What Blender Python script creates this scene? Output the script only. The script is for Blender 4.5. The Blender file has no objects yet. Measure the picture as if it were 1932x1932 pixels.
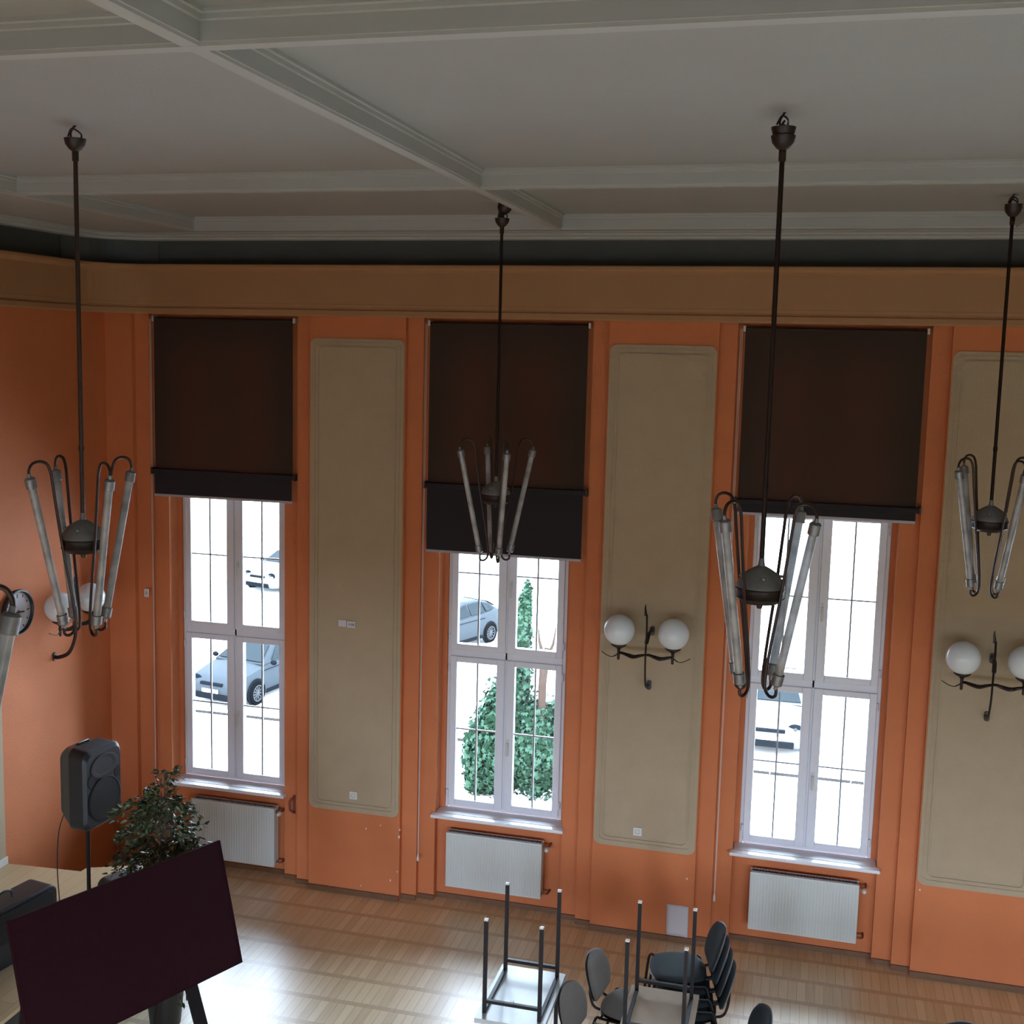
import bpy, bmesh, math, random
from mathutils import Vector, Matrix
PI = math.pi
R = math.radians
random.seed(7)
C = bpy.context.scene.collection
SC = bpy.context.scene

# ------------------------------------------------------------------ camera
CAMY, CAMZ = -10.594, 5.398
yaw, pitch, roll = R(14.7207), R(7.1278), R(1.3037)
fw = Vector((-math.sin(yaw)*math.cos(pitch), math.cos(yaw)*math.cos(pitch), -math.sin(pitch)))
rt = Vector((math.cos(yaw), math.sin(yaw), 0))
up = rt.cross(fw)
r2 = rt*math.cos(roll) + up*math.sin(roll)
u2 = -rt*math.sin(roll) + up*math.cos(roll)
cam = bpy.data.cameras.new('camera')
cam.sensor_width = 36; cam.lens = 2250.83/1932*36
cam.shift_x = (966-939.1)/1932; cam.shift_y = (944.7-966)/1932
cam.clip_end = 300
co = bpy.data.objects.new('camera', cam); C.objects.link(co)
co.matrix_world = Matrix(((r2.x, u2.x, -fw.x, 0), (r2.y, u2.y, -fw.y, CAMY), (r2.z, u2.z, -fw.z, CAMZ), (0, 0, 0, 1)))
SC.camera = co
# ------------------------------------------------------------------ sky, exposure
w = bpy.data.worlds.new('overcast_sky'); SC.world = w; w.use_nodes = True
bg = w.node_tree.nodes['Background']
bg.inputs[0].default_value = (0.82, 0.97, 1.20, 1); bg.inputs[1].default_value = 23.0
SC.view_settings.view_transform = 'Standard'; SC.view_settings.look = 'None'
SC.view_settings.exposure = 0.0; SC.view_settings.gamma = 1; SC.view_settings.use_curve_mapping = False
SC.cycles.use_denoising = True
SC.cycles.max_bounces = 10; SC.cycles.diffuse_bounces = 7; SC.cycles.glossy_bounces = 4
SC.cycles.transparent_max_bounces = 16; SC.cycles.transmission_bounces = 6
SC.cycles.sample_clamp_indirect = 6; SC.cycles.caustics_reflective = False; SC.cycles.caustics_refractive = False
SC.cycles.blur_glossy = 0.5

XL, S, X0 = -6.87, 2.8724, -5.6186           # left wall, window spacing, first window centre
WX = [X0 + i*S for i in range(5)]
XR, YB = 8.3, -13.2                           # right wall, wall behind the camera
ZC = 6.57

def portal(name, loc, sx, sy, rot):
    l = bpy.data.lights.new(name, 'AREA'); l.shape = 'RECTANGLE'; l.size = sx; l.size_y = sy
    l.cycles.is_portal = True
    o = bpy.data.objects.new(name, l); C.objects.link(o); o.location = loc; o.rotation_euler = rot
for i, x in enumerate(WX):
    portal('daylight_portal', (x, 0.5, 3.2), 1.2, 4.8, (R(-90), 0, 0))
RWY = []                     # right wall without windows
FWX = [-5.4, -3.0, -0.6, 1.8, 4.2, 6.6]        # unseen openings added behind the camera, under the balcony, to light the window wall
for x in FWX:
    portal('daylight_portal', (x, YB-0.15, 1.8), 1.2, 2.2, (R(90), 0, 0))
for y in RWY:
    portal('daylight_portal', (XR+0.15, y, 3.2), 4.8, 1.5, (0, R(90), 0))

# ------------------------------------------------------------------ materials
MATS = {}
def nodes(name):
    m = bpy.data.materials.new(name); m.use_nodes = True
    return m, m.node_tree, m.node_tree.nodes['Principled BSDF']
def mat(name, col, rough=0.6, metal=0.0, var=0.0, scale=8.0, bump=0.0, bscale=60.0, spec=0.5, coat=0.0, sheen=0.0):
    if name in MATS: return MATS[name]
    m, nt, b = nodes(name); MATS[name] = m
    b.inputs['Base Color'].default_value = (*col, 1); b.inputs['Roughness'].default_value = rough
    b.inputs['Metallic'].default_value = metal; b.inputs['Specular IOR Level'].default_value = spec
    b.inputs['Coat Weight'].default_value = coat; b.inputs['Sheen Weight'].default_value = sheen
    tc = nt.nodes.new('ShaderNodeTexCoord')
    if var:
        n = nt.nodes.new('ShaderNodeTexNoise'); n.inputs['Scale'].default_value = scale; n.inputs['Detail'].default_value = 6
        nt.links.new(tc.outputs['Object'], n.inputs['Vector'])
        mx = nt.nodes.new('ShaderNodeMix'); mx.data_type = 'RGBA'
        mx.inputs[6].default_value = tuple(c*(1-var) for c in col)+(1,); mx.inputs[7].default_value = tuple(min(1, c*(1+var)) for c in col)+(1,)
        nt.links.new(n.outputs['Fac'], mx.inputs[0]); nt.links.new(mx.outputs[2], b.inputs['Base Color'])
    if bump:
        n2 = nt.nodes.new('ShaderNodeTexNoise'); n2.inputs['Scale'].default_value = bscale; n2.inputs['Detail'].default_value = 4
        nt.links.new(tc.outputs['Object'], n2.inputs['Vector'])
        bp = nt.nodes.new('ShaderNodeBump'); bp.inputs['Strength'].default_value = bump; bp.inputs['Distance'].default_value = 0.01
        nt.links.new(n2.outputs['Fac'], bp.inputs['Height']); nt.links.new(bp.outputs['Normal'], b.inputs['Normal'])
    return m
ORANGE = mat('orange_wall_paint', (0.61, 0.192, 0.070), 0.75, var=0.10, scale=3.0, bump=0.35, bscale=90)
BEIGE = mat('beige_panel_paint', (0.46, 0.365, 0.245), 0.8, var=0.07, scale=5, bump=0.5, bscale=120)
CORN = mat('tan_cornice_paint', (0.39, 0.21, 0.10), 0.75, var=0.08, scale=4, bump=0.2, bscale=80)
GREYFR = mat('charcoal_cove_paint', (0.085, 0.095, 0.095), 0.85, var=0.12, scale=4)
CEIL = mat('ceiling_paint', (0.335, 0.352, 0.352), 0.85, var=0.04, scale=2, bump=0.15, bscale=60)
MOULD = mat('ceiling_moulding_paint', (0.41, 0.44, 0.445), 0.8, var=0.03, scale=2)
WHITEP = mat('white_window_frame', (0.74, 0.76, 0.82), 0.35, var=0.03)
SILL = mat('white_sill_laminate', (0.80, 0.80, 0.82), 0.22, var=0.04, scale=12)
MUNT = mat('muntin_bar', (0.30, 0.32, 0.33), 0.4)
METALD = mat('dark_bronze_metal', (0.028, 0.018, 0.015), 0.42, 0.4, var=0.2, scale=30)
RODM = mat('brown_lamp_rod', (0.035, 0.018, 0.012), 0.45, 0.3, var=0.2, scale=20)
PEWTER = mat('dull_pewter_metal', (0.22, 0.23, 0.24), 0.42, 0.6, var=0.3, scale=25, bump=0.2)
OPAL = mat('opal_glass', (0.78, 0.87, 0.92), 0.12, spec=0.6)
TUBEM = None
RADI = mat('white_radiator_enamel', (0.66, 0.70, 0.68), 0.4, var=0.03)
BLK = mat('black_plastic', (0.016, 0.018, 0.021), 0.45, var=0.2, bump=0.1, bscale=200)
BLKS = mat('black_steel', (0.010, 0.008, 0.008), 0.5, spec=0.25, var=0.2)
GRILLE = mat('black_speaker_grille', (0.007, 0.007, 0.008), 0.65)
MAROON = mat('maroon_felt', (0.022, 0.0045, 0.0075), 0.95, var=0.15, scale=20, bump=0.3, bscale=400, spec=0.12)
GREYF = mat('grey_chair_fabric', (0.155, 0.135, 0.115), 0.9, var=0.2, scale=80, bump=0.3, bscale=300)
NAVYF = mat('black_chair_fabric', (0.012, 0.022, 0.026), 0.85, var=0.25, scale=80, bump=0.3, bscale=300)
EDGE = mat('chair_shell_edge', (0.20, 0.21, 0.22), 0.4)
WHITE = mat('white_paper', (0.62, 0.61, 0.66), 0.7)
PLASW = mat('white_plastic', (0.70, 0.69, 0.64), 0.4)
INK = mat('black_ink', (0.03, 0.03, 0.03), 0.7)
BROWNP = mat('red_brown_paint', (0.20, 0.05, 0.03), 0.5)
SKIRT = mat('brown_skirting_wood', (0.16, 0.075, 0.035), 0.5, var=0.3, scale=10)
BARG = mat('grey_blind_bar', (0.42, 0.41, 0.46), 0.5)
BOARDW = mat('grey_laminate_underside', (0.50, 0.53, 0.52), 0.28, var=0.25, scale=5)
BOARDB = mat('brown_hardboard_underside', (0.34, 0.235, 0.14), 0.6, var=0.25, scale=5)
BARK = mat('bark', (0.10, 0.07, 0.045), 0.85, var=0.3, scale=20)
LEAF = mat('ficus_leaf', (0.030, 0.050, 0.018), 0.4, var=0.4, scale=6)
LEAFL = mat('ficus_leaf_variegated', (0.10, 0.12, 0.05), 0.4, var=0.3, scale=6)
IVY = mat('ivy_leaf', (0.006, 0.018, 0.009), 0.7, spec=0.03, var=0.5, scale=3)
IVYL = mat('ivy_leaf_pale', (0.024, 0.052, 0.033), 0.7, spec=0.05, var=0.4, scale=3)
ASPH = mat('asphalt', (0.50, 0.50, 0.49), 0.9, var=0.1, scale=1.5)
PAVE = mat('pale_pavement', (0.62, 0.62, 0.60), 0.9, var=0.1, scale=2)
KERB = mat('kerb_stone', (0.020, 0.018, 0.017), 0.9, spec=0.0, var=0.5, scale=4)
SILV = mat('silver_car_paint', (0.024, 0.029, 0.033), 0.6, 0.0, spec=0.03)
SILV2 = mat('pale_silver_car_paint', (0.026, 0.031, 0.035), 0.6, 0.0, spec=0.03)
CARW = mat('white_car_paint', (0.10, 0.105, 0.108), 0.6, spec=0.1)
CARG = mat('car_glass', (0.008, 0.012, 0.014), 0.5, spec=0.04)
TYRE = mat('tyre_rubber', (0.003, 0.0035, 0.004), 0.9, spec=0.0)
RIM = mat('wheel_rim', (0.035, 0.038, 0.040), 0.6, spec=0.05)
CARD = mat('dark_car_plastic', (0.005, 0.0065, 0.0085), 0.8, spec=0.0)
POT = mat('black_planter', (0.014, 0.016, 0.014), 0.5)
SOIL = mat('soil', (0.03, 0.02, 0.015), 0.95)
CREAM = mat('cream_wall_paint', (0.52, 0.42, 0.30), 0.8, var=0.05)
BARKL = mat('pale_stump_wood', (0.035, 0.022, 0.017), 0.9, spec=0.0, var=0.3)

def glass_mat():
    m, nt, b = nodes('window_glass')
    nt.nodes.remove(b)
    out = nt.nodes['Material Output']
    tr = nt.nodes.new('ShaderNodeBsdfTransparent'); tr.inputs[0].default_value = (0.93, 0.96, 0.96, 1)
    gl = nt.nodes.new('ShaderNodeBsdfGlossy'); gl.inputs['Roughness'].default_value = 0.02
    fr = nt.nodes.new('ShaderNodeFresnel'); fr.inputs[0].default_value = 1.35
    mx = nt.nodes.new('ShaderNodeMixShader')
    nt.links.new(fr.outputs[0], mx.inputs[0]); nt.links.new(tr.outputs[0], mx.inputs[1]); nt.links.new(gl.outputs[0], mx.inputs[2])
    nt.links.new(mx.outputs[0], out.inputs[0])
    return m
GLASS = glass_mat()
def tube_mat():
    m, nt, b = nodes('milky_lamp_tube'); out = nt.nodes['Material Output']
    b.inputs['Roughness'].default_value = 0.22; b.inputs['Specular IOR Level'].default_value = 0.6
    tc = nt.nodes.new('ShaderNodeTexCoord'); n = nt.nodes.new('ShaderNodeTexNoise'); n.inputs['Scale'].default_value = 9
    nt.links.new(tc.outputs['Object'], n.inputs[0])
    cr = nt.nodes.new('ShaderNodeValToRGB'); cr.color_ramp.elements[0].color = (0.26, 0.28, 0.30, 1); cr.color_ramp.elements[1].color = (0.46, 0.48, 0.51, 1)
    cr.color_ramp.elements[0].position = 0.35; cr.color_ramp.elements[1].position = 0.65
    nt.links.new(n.outputs['Fac'], cr.inputs[0]); nt.links.new(cr.outputs[0], b.inputs['Base Color'])
    tr = nt.nodes.new('ShaderNodeBsdfTransparent'); tr.inputs[0].default_value = (0.85, 0.88, 0.9, 1)
    mx = nt.nodes.new('ShaderNodeMixShader'); mx.inputs[0].default_value = 0.10
    nt.links.new(b.outputs[0], mx.inputs[1]); nt.links.new(tr.outputs[0], mx.inputs[2]); nt.links.new(mx.outputs[0], out.inputs[0])
    return m
TUBEM = tube_mat()
def blind_mat(name, col, tcol, trans):
    m, nt, b = nodes(name); out = nt.nodes['Material Output']
    b.inputs['Base Color'].default_value = (*col, 1); b.inputs['Roughness'].default_value = 0.85; b.inputs['Specular IOR Level'].default_value = 0.2
    tl = nt.nodes.new('ShaderNodeBsdfTranslucent'); tl.inputs[0].default_value = (*tcol, 1)
    mx = nt.nodes.new('ShaderNodeMixShader'); mx.inputs[0].default_value = trans
    nt.links.new(b.outputs[0], mx.inputs[1]); nt.links.new(tl.outputs[0], mx.inputs[2]); nt.links.new(mx.outputs[0], out.inputs[0])
    tc = nt.nodes.new('ShaderNodeTexCoord'); wv = nt.nodes.new('ShaderNodeTexWave'); wv.inputs['Scale'].default_value = 120
    nt.links.new(tc.outputs['Object'], wv.inputs[0])
    bp = nt.nodes.new('ShaderNodeBump'); bp.inputs['Strength'].default_value = 0.1
    nt.links.new(wv.outputs['Fac'], bp.inputs['Height']); nt.links.new(bp.outputs[0], b.inputs['Normal'])
    return m
BLINDU = blind_mat('dark_brown_blind_cloth', (0.055, 0.037, 0.030), (0.40, 0.13, 0.06), 0.10)
BLINDL = blind_mat('blackout_blind_cloth', (0.030, 0.027, 0.034), (0.3, 0.3, 0.35), 0.004)

def floor_mat():
    m, nt, b = nodes('oak_parquet')
    tc = nt.nodes.new('ShaderNodeTexCoord')
    br = nt.nodes.new('ShaderNodeTexBrick')
    br.offset = 0.37; br.offset_frequency = 2; br.squash = 1
    br.inputs['Color1'].default_value = (0.69, 0.545, 0.325, 1); br.inputs['Color2'].default_value = (0.86, 0.72, 0.47, 1)
    br.inputs['Mortar'].default_value = (0.42, 0.30, 0.16, 1)
    br.inputs['Scale'].default_value = 1; br.inputs['Mortar Size'].default_value = 0.0022; br.inputs['Mortar Smooth'].default_value = 0.3
    br.inputs['Bias'].default_value = -0.1
    br.inputs['Brick Width'].default_value = 0.075; br.inputs['Row Height'].default_value = 0.373
    mpf = nt.nodes.new('ShaderNodeMapping'); mpf.inputs['Location'].default_value = (0, 0.037, 0)
    nt.links.new(tc.outputs['Object'], mpf.inputs[0]); nt.links.new(mpf.outputs[0], br.inputs[0])
    # cross strip between the rows of staves
    sx = nt.nodes.new('ShaderNodeSeparateXYZ'); nt.links.new(mpf.outputs[0], sx.inputs[0])
    dv = nt.nodes.new('ShaderNodeMath'); dv.operation = 'DIVIDE'; dv.inputs[1].default_value = 0.373; nt.links.new(sx.outputs[1], dv.inputs[0])
    fr = nt.nodes.new('ShaderNodeMath'); fr.operation = 'FRACT'; nt.links.new(dv.outputs[0], fr.inputs[0])
    lt = nt.nodes.new('ShaderNodeMath'); lt.operation = 'LESS_THAN'; lt.inputs[1].default_value = 0.15; nt.links.new(fr.outputs[0], lt.inputs[0])
    mp = nt.nodes.new('ShaderNodeMapping'); mp.inputs['Scale'].default_value = (30, 2.2, 1); nt.links.new(tc.outputs['Object'], mp.inputs[0])
    n = nt.nodes.new('ShaderNodeTexNoise'); n.inputs['Scale'].default_value = 1.2; n.inputs['Detail'].default_value = 8; nt.links.new(mp.outputs[0], n.inputs[0])
    n3 = nt.nodes.new('ShaderNodeTexNoise'); n3.inputs['Scale'].default_value = 1.1; n3.inputs['Detail'].default_value = 3; nt.links.new(tc.outputs['Object'], n3.inputs[0])
    mx0 = nt.nodes.new('ShaderNodeMix'); mx0.data_type = 'RGBA'; mx0.inputs[7].default_value = (0.58, 0.44, 0.25, 1)
    nt.links.new(lt.outputs[0], mx0.inputs[0]); nt.links.new(br.outputs['Color'], mx0.inputs[6])
    mx = nt.nodes.new('ShaderNodeMix'); mx.data_type = 'RGBA'; mx.blend_type = 'OVERLAY'; mx.inputs[0].default_value = 0.3
    nt.links.new(mx0.outputs[2], mx.inputs[6]); nt.links.new(n.outputs['Fac'], mx.inputs[7])
    nt.links.new(mx.outputs[2], b.inputs['Base Color'])
    mr = nt.nodes.new('ShaderNodeMapRange'); mr.inputs['To Min'].default_value = 0.42; mr.inputs['To Max'].default_value = 0.55
    nt.links.new(n3.outputs['Fac'], mr.inputs[0]); nt.links.new(mr.outputs[0], b.inputs['Roughness'])
    b.inputs['Specular IOR Level'].default_value = 0.6; b.inputs['Coat Weight'].default_value = 1.0; b.inputs['Coat Roughness'].default_value = 0.32; b.inputs['Coat IOR'].default_value = 1.75
    bp = nt.nodes.new('ShaderNodeBump'); bp.inputs['Strength'].default_value = 0.12; bp.inputs['Distance'].default_value = 0.004
    nt.links.new(br.outputs['Fac'], bp.inputs['Height']); bp.invert = True
    nt.links.new(bp.outputs[0], b.inputs['Normal'])
    return m
FLOOR = floor_mat()
def stage_mat():
    m, nt, b = nodes('pale_stage_planks')
    tc = nt.nodes.new('ShaderNodeTexCoord'); mp = nt.nodes.new('ShaderNodeMapping'); mp.inputs['Rotation'].default_value = (0, 0, R(90))
    nt.links.new(tc.outputs['Object'], mp.inputs[0])
    br = nt.nodes.new('ShaderNodeTexBrick'); br.inputs['Color1'].default_value = (0.56, 0.42, 0.24, 1); br.inputs['Color2'].default_value = (0.62, 0.48, 0.29, 1)
    br.inputs['Mortar'].default_value = (0.36, 0.25, 0.13, 1); br.inputs['Mortar Size'].default_value = 0.002; br.inputs['Scale'].default_value = 1
    br.inputs['Brick Width'].default_value = 1.4; br.inputs['Row Height'].default_value = 0.14
    nt.links.new(mp.outputs[0], br.inputs[0]); nt.links.new(br.outputs['Color'], b.inputs['Base Color'])
    b.inputs['Roughness'].default_value = 0.4
    return m
STAGE = stage_mat()

# ------------------------------------------------------------------ mesh helpers
def link(name, bm, m, parent=None, smooth=False, bevel=0, bseg=2):
    bm.normal_update()
    if smooth:
        for e in bm.edges:
            if len(e.link_faces) == 2 and e.calc_face_angle(0) > 0.75: e.smooth = False
    me = bpy.data.meshes.new(name); bm.to_mesh(me); bm.free()
    if isinstance(m, (list, tuple)):
        for k in m: me.materials.append(k)
    else: me.materials.append(m)
    if smooth:
        for p in me.polygons: p.use_smooth = True
    o = bpy.data.objects.new(name, me); C.objects.link(o)
    if parent: o.parent = parent
    if bevel:
        md = o.modifiers.new('bevel', 'BEVEL'); md.width = bevel; md.segments = bseg; md.limit_method = 'ANGLE'; md.angle_limit = R(40)
    return o
def box(bm, x0, x1, y0, y1, z0, z1, M=None):
    vs = [bm.verts.new((x, y, z)) for x in (x0, x1) for y in (y0, y1) for z in (z0, z1)]
    for f in ((0, 1, 3, 2), (4, 6, 7, 5), (0, 4, 5, 1), (2, 3, 7, 6), (0, 2, 6, 4), (1, 5, 7, 3)):
        bm.faces.new([vs[i] for i in f])
    if M: 
        for v in vs: v.co = M @ v.co
    return vs
def tube(bm, pts, r, seg=8, caps=True, closed=False):
    pts = [Vector(p) for p in pts]; n = len(pts)
    rs = r if isinstance(r, (list, tuple)) else [r]*n
    rings = []; ref = None
    for i, p in enumerate(pts):
        if closed: t = pts[(i+1) % n]-pts[i-1]
        else: t = pts[min(i+1, n-1)]-pts[max(i-1, 0)]
        t.normalize()
        if ref is None: ref = t.orthogonal().normalized()
        ref = (ref - t*ref.dot(t))
        ref = ref.normalized() if ref.length > 1e-6 else t.orthogonal().normalized()
        b = t.cross(ref)
        rings.append([bm.verts.new(p + (ref*math.cos(2*PI*k/seg) + b*math.sin(2*PI*k/seg))*rs[i]) for k in range(seg)])
    for i in range(n if closed else n-1):
        a, c = rings[i], rings[(i+1) % n]
        for k in range(seg): bm.faces.new((a[k], a[(k+1) % seg], c[(k+1) % seg], c[k]))
    if caps and not closed: bm.faces.new(rings[0][::-1]); bm.faces.new(rings[-1])
def lathe(bm, prof, seg=24, M=None):
    rings = []; nv = []
    for (r, z) in prof:
        if r < 1e-5: ring = [bm.verts.new((0, 0, z))]
        else: ring = [bm.verts.new((r*math.cos(2*PI*k/seg), r*math.sin(2*PI*k/seg), z)) for k in range(seg)]
        rings.append(ring); nv += ring
    for a, c in zip(rings, rings[1:]):
        for k in range(seg):
            k2 = (k+1) % seg
            if len(a) == 1 and len(c) == 1: continue
            if len(a) == 1: bm.faces.new((a[0], c[k2], c[k]))
            elif len(c) == 1: bm.faces.new((a[k], a[k2], c[0]))
            else: bm.faces.new((a[k], a[k2], c[k2], c[k]))
    if M:
        for v in nv: v.co = M @ v.co
def prism(bm, poly, z0, z1, M=None):
    a = [bm.verts.new((x, y, z0)) for x, y in poly]; b = [bm.verts.new((x, y, z1)) for x, y in poly]
    n = len(poly)
    bm.faces.new(a[::-1]); bm.faces.new(b)
    for k in range(n): bm.faces.new((a[k], a[(k+1) % n], b[(k+1) % n], b[k]))
    if M:
        for v in a+b: v.co = M @ v.co
def sweep(bm, path, prof, close_prof=True):
    # path: list of (x, y, nx, ny) with n pointing into the room; profile: (d, z)
    rings = [[bm.verts.new((x+nx*d, y+ny*d, z)) for d, z in prof] for x, y, nx, ny in path]
    m = len(prof)
    for a, c in zip(rings, rings[1:]):
        for k in range(m if close_prof else m-1): bm.faces.new((a[k], a[(k+1) % m], c[(k+1) % m], c[k]))
    if close_prof: bm.faces.new(rings[0]); bm.faces.new(rings[-1][::-1])
def rrect(x0, x1, y0, y1, r, seg=5):
    out = []
    for cx, cy, a0 in ((x1-r, y1-r, 0), (x0+r, y1-r, 90), (x0+r, y0+r, 180), (x1-r, y0+r, 270)):
        for k in range(seg+1):
            a = R(a0+90*k/seg); out.append((cx+r*math.cos(a), cy+r*math.sin(a)))
    return out
def B(): return bmesh.new()
def TR(x, y, z, rz=0): return Matrix.Translation((x, y, z)) @ Matrix.Rotation(rz, 4, 'Z')
def tag(o, label=None, cat=None, group=None, kind=None):
    if label: o['label'] = label
    if cat: o['category'] = cat
    if group: o['group'] = group
    if kind: o['kind'] = kind
    return o
def thing(name, label, cat, loc=(0, 0, 0), rz=0, group=None):
    o = bpy.data.objects.new(name, None); o.empty_display_size = 0.1; C.objects.link(o)
    o.location = loc; o.rotation_euler = (0, 0, rz)
    return tag(o, label, cat, group)
def struct(name, bm, m, parent=None, **k):
    o = link(name, bm, m, parent, **k)
    if not parent: o['kind'] = 'structure'
    return o
def copy_tree(o, parent=None):
    c = o.copy(); C.objects.link(c); c.parent = parent
    for ch in list(o.children): copy_tree(ch, c)
    return c
def dup(root, loc, rz, label, group=None):
    c = copy_tree(root); c.location = loc; c.rotation_euler = (0, 0, rz); c['label'] = label
    if group: c['group'] = group
    return c

# ------------------------------------------------------------------ floor, walls
bm = B(); box(bm, XL-0.3, XR+0.3, YB-0.3, 0.6, -0.3, 0); struct('floor', bm, FLOOR)

bm = B()
edges = [XL-0.3] + [e for x in WX for e in (x-0.955, x+0.955)] + [XR+0.3]
for a, b in zip(edges[::2], edges[1::2]): box(bm, a, b, 0, 0.41, 0, 5.72)
for x in WX:
    for s in (-1, 1):
        lo, hi = sorted((x+s*0.80, x+s*0.955)); box(bm, lo, hi, 0.065, 0.41, 0, 5.72)
        lo, hi = sorted((x+s*0.635, x+s*0.80)); box(bm, lo, hi, 0.13, 0.41, 0, 5.72)
        lo, hi = sorted((x+s*0.59, x+s*0.635)); box(bm, lo, hi, 0.30, 0.41, 0.86, 5.56)
    box(bm, x-0.635, x+0.635, 0.215, 0.41, 0, 0.86)
    box(bm, x-0.635, x+0.635, 0.13, 0.41, 5.56, 5.72)
box(bm, XL-0.3, XR+0.3, 0.12, 0.6, 5.72, 6.95)
WALL = struct('wall_back', bm, ORANGE)
# chipped paint spots low on the first pier
bm = B()
rc = random.Random(3)
for x, z, sz in ((-4.05, .70, .016), (-3.90, .75, .012), (-3.70, .73, .013), (-3.79, .20, .014), (-3.84, .03, .02), (-3.705, .66, .02),
                 (-3.72, .30, .012), (-4.10, .10, .010), (-0.90, .62, .014), (-1.09, 0.02, 0.02), (1.12, .80, .014)):
    n = 7; vs = [bm.verts.new((x+sz*rc.uniform(.4, 1)*math.cos(2*PI*k/n)*.7, -0.0015, z+sz*rc.uniform(.5, 1.1)*math.sin(2*PI*k/n))) for k in range(n)]
    bm.faces.new(vs)
link('chipped_paint', bm, PLASW, WALL)

# wall panels of beige stucco with a double moulding line
def wall_panel(x, idx):
    bm = B()
    M = Matrix(((1, 0, 0, x), (0, 0, -1, 0), (0, 1, 0, 0), (0, 0, 0, 1)))
    prism(bm, rrect(-0.472, 0.472, 0.854, 5.486, 0.07), 0, 0.012, M)
    for d, h, wdt in ((0.035, 0.019, 0.018), (0.075, 0.022, 0.014)):
        pa = rrect(-0.472+d, 0.472-d, 0.854+d, 5.486-d, 0.05); pb = rrect(-0.472+d+wdt, 0.472-d-wdt, 0.854+d+wdt, 5.486-d-wdt, 0.04)
        v = [[bm.verts.new(M @ Vector((p[0], p[1], z))) for p in pp] for pp, z in ((pa, 0.012), (pa, h), (pb, h), (pb, 0.012))]
        for a, c in zip(v, v[1:]):
            for k in range(len(a)): bm.faces.new((a[k], a[(k+1) % len(a)], c[(k+1) % len(a)], c[k]))
    struct('trim_%d' % idx, bm, BEIGE)
for i in range(4): wall_panel(WX[i]+S/2, 11+i)

# left wall, orange near the windows, with a beige field above the stage
bm = B(); box(bm, XL-0.3, XL, YB-0.3, 0.0, 0, 5.72); box(bm, XL-0.3, XL-0.12, YB-0.3, 0.2, 5.72, 6.95); struct('wall_left', bm, ORANGE)
bm = B(); box(bm, XL, XL+0.012, -4.6, -1.73, 0.69, 2.45); struct('trim_20', bm, BEIGE)
bm = B(); box(bm, XL+0.012, XL+0.03, -4.6, -1.725, 0.69, 0.76); struct('baseboard_left', bm, PLASW, bevel=0.004)
# right wall and the wall behind the camera (outside the frame)
bm = B()
ys = sorted([YB-0.3, 0.6] + [y+s*0.8 for y in RWY for s in (-1, 1)])
for a, b in zip(ys[::2], ys[1::2]): box(bm, XR, XR+0.3, a, b, 0, 6.95)
for y in RWY: box(bm, XR, XR+0.3, y-0.8, y+0.8, 0, 0.8); box(bm, XR, XR+0.3, y-0.8, y+0.8, 5.6, 6.95)
struct('wall_right', bm, CREAM)
bm = B()
xs = sorted([XL-0.3, XR+0.3] + [x+s*0.6 for x in FWX for s in (-1, 1)])
for a, b in zip(xs[::2], xs[1::2]): box(bm, a, b, YB-0.3, YB, 0, 6.95)
for x in FWX: box(bm, x-0.6, x+0.6, YB-0.3, YB, 0, 0.7); box(bm, x-0.6, x+0.6, YB-0.3, YB, 2.9, 6.95)
struct('wall_front', bm, CREAM)
# unseen camera balcony, added above the openings to keep light off the upper walls
bm = B(); box(bm, XL, XR, YB, -11.2, 3.75, 3.95); struct('balcony_floor', bm, CREAM)
bm = B(); box(bm, -60, 60, -90, YB-0.3, -0.5, -0.2); struct('ground', bm, mat('added_dark_ground', (0.16, 0.16, 0.15), 0.9))  # unseen ground added outside the rear openings, dark to cut light bounced upward

# skirting along the window wall
bm = B()
for a, b in zip(edges[::2], edges[1::2]): box(bm, max(a, XL), min(b, XR), -0.016, 0.0, 0, 0.05)
for x in WX:
    for s in (-1, 1):
        lo, hi = sorted((x+s*0.80, x+s*0.955)); box(bm, lo, hi, 0.049, 0.065, 0, 0.05)
        lo, hi = sorted((x+s*0.635, x+s*0.80)); box(bm, lo, hi, 0.114, 0.13, 0, 0.05)
    box(bm, x-0.635, x+0.635, 0.199, 0.215, 0, 0.05)
struct('baseboard_back', bm, SKIRT)

# ------------------------------------------------------------------ cornice, cove, ceiling
rad = 0.55
def path(n=10):
    p = [(XR, 0, 0, -1), (XL+rad, 0, 0, -1)]
    for k in range(1, n):
        a = R(90*k/n); nx, ny = math.sin(a), -math.cos(a)
        p.append((XL+rad-rad*nx, -rad-rad*ny, nx, ny))
    p += [(XL, -rad, 1, 0), (XL, YB, 1, 0)]
    return p
bm = B()
sweep(bm, path(), [(0.0, 5.69), (0.035, 5.69), (0.045, 5.705), (0.045, 5.745), (0.030, 5.757), (0.030, 5.765), (0.05, 5.772), (0.052, 5.80), (0.05, 5.805),
                   (0.05, 6.095), (0.055, 6.10), (0.085, 6.115), (0.10, 6.135), (0.10, 6.155), (0.09, 6.165), (-0.12, 6.165), (-0.12, 6.0), (0, 6.0)])
poly = [(XL, 0)] + [(x, y) for x, y, _, _ in path()[1:-1]][::-1]
prism(bm, poly, 5.69, 6.0)
struct('trim_1', bm, CORN)
bm = B(); sweep(bm, path(), [(-0.119, 6.0), (-0.118, 6.0), (-0.115, 6.55), (-0.119, 6.55)]); 
prism(bm, [(XL, 0.119), (XL-0.119, 0), (XL-0.1, -rad), (XL+0.02, -rad*0.5), (XL+rad*.29-.1, -rad*.29+.1), (XL+rad*0.5, 0.02), (XL+rad, 0.11)][::-1], 6.165, 6.56)
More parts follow.
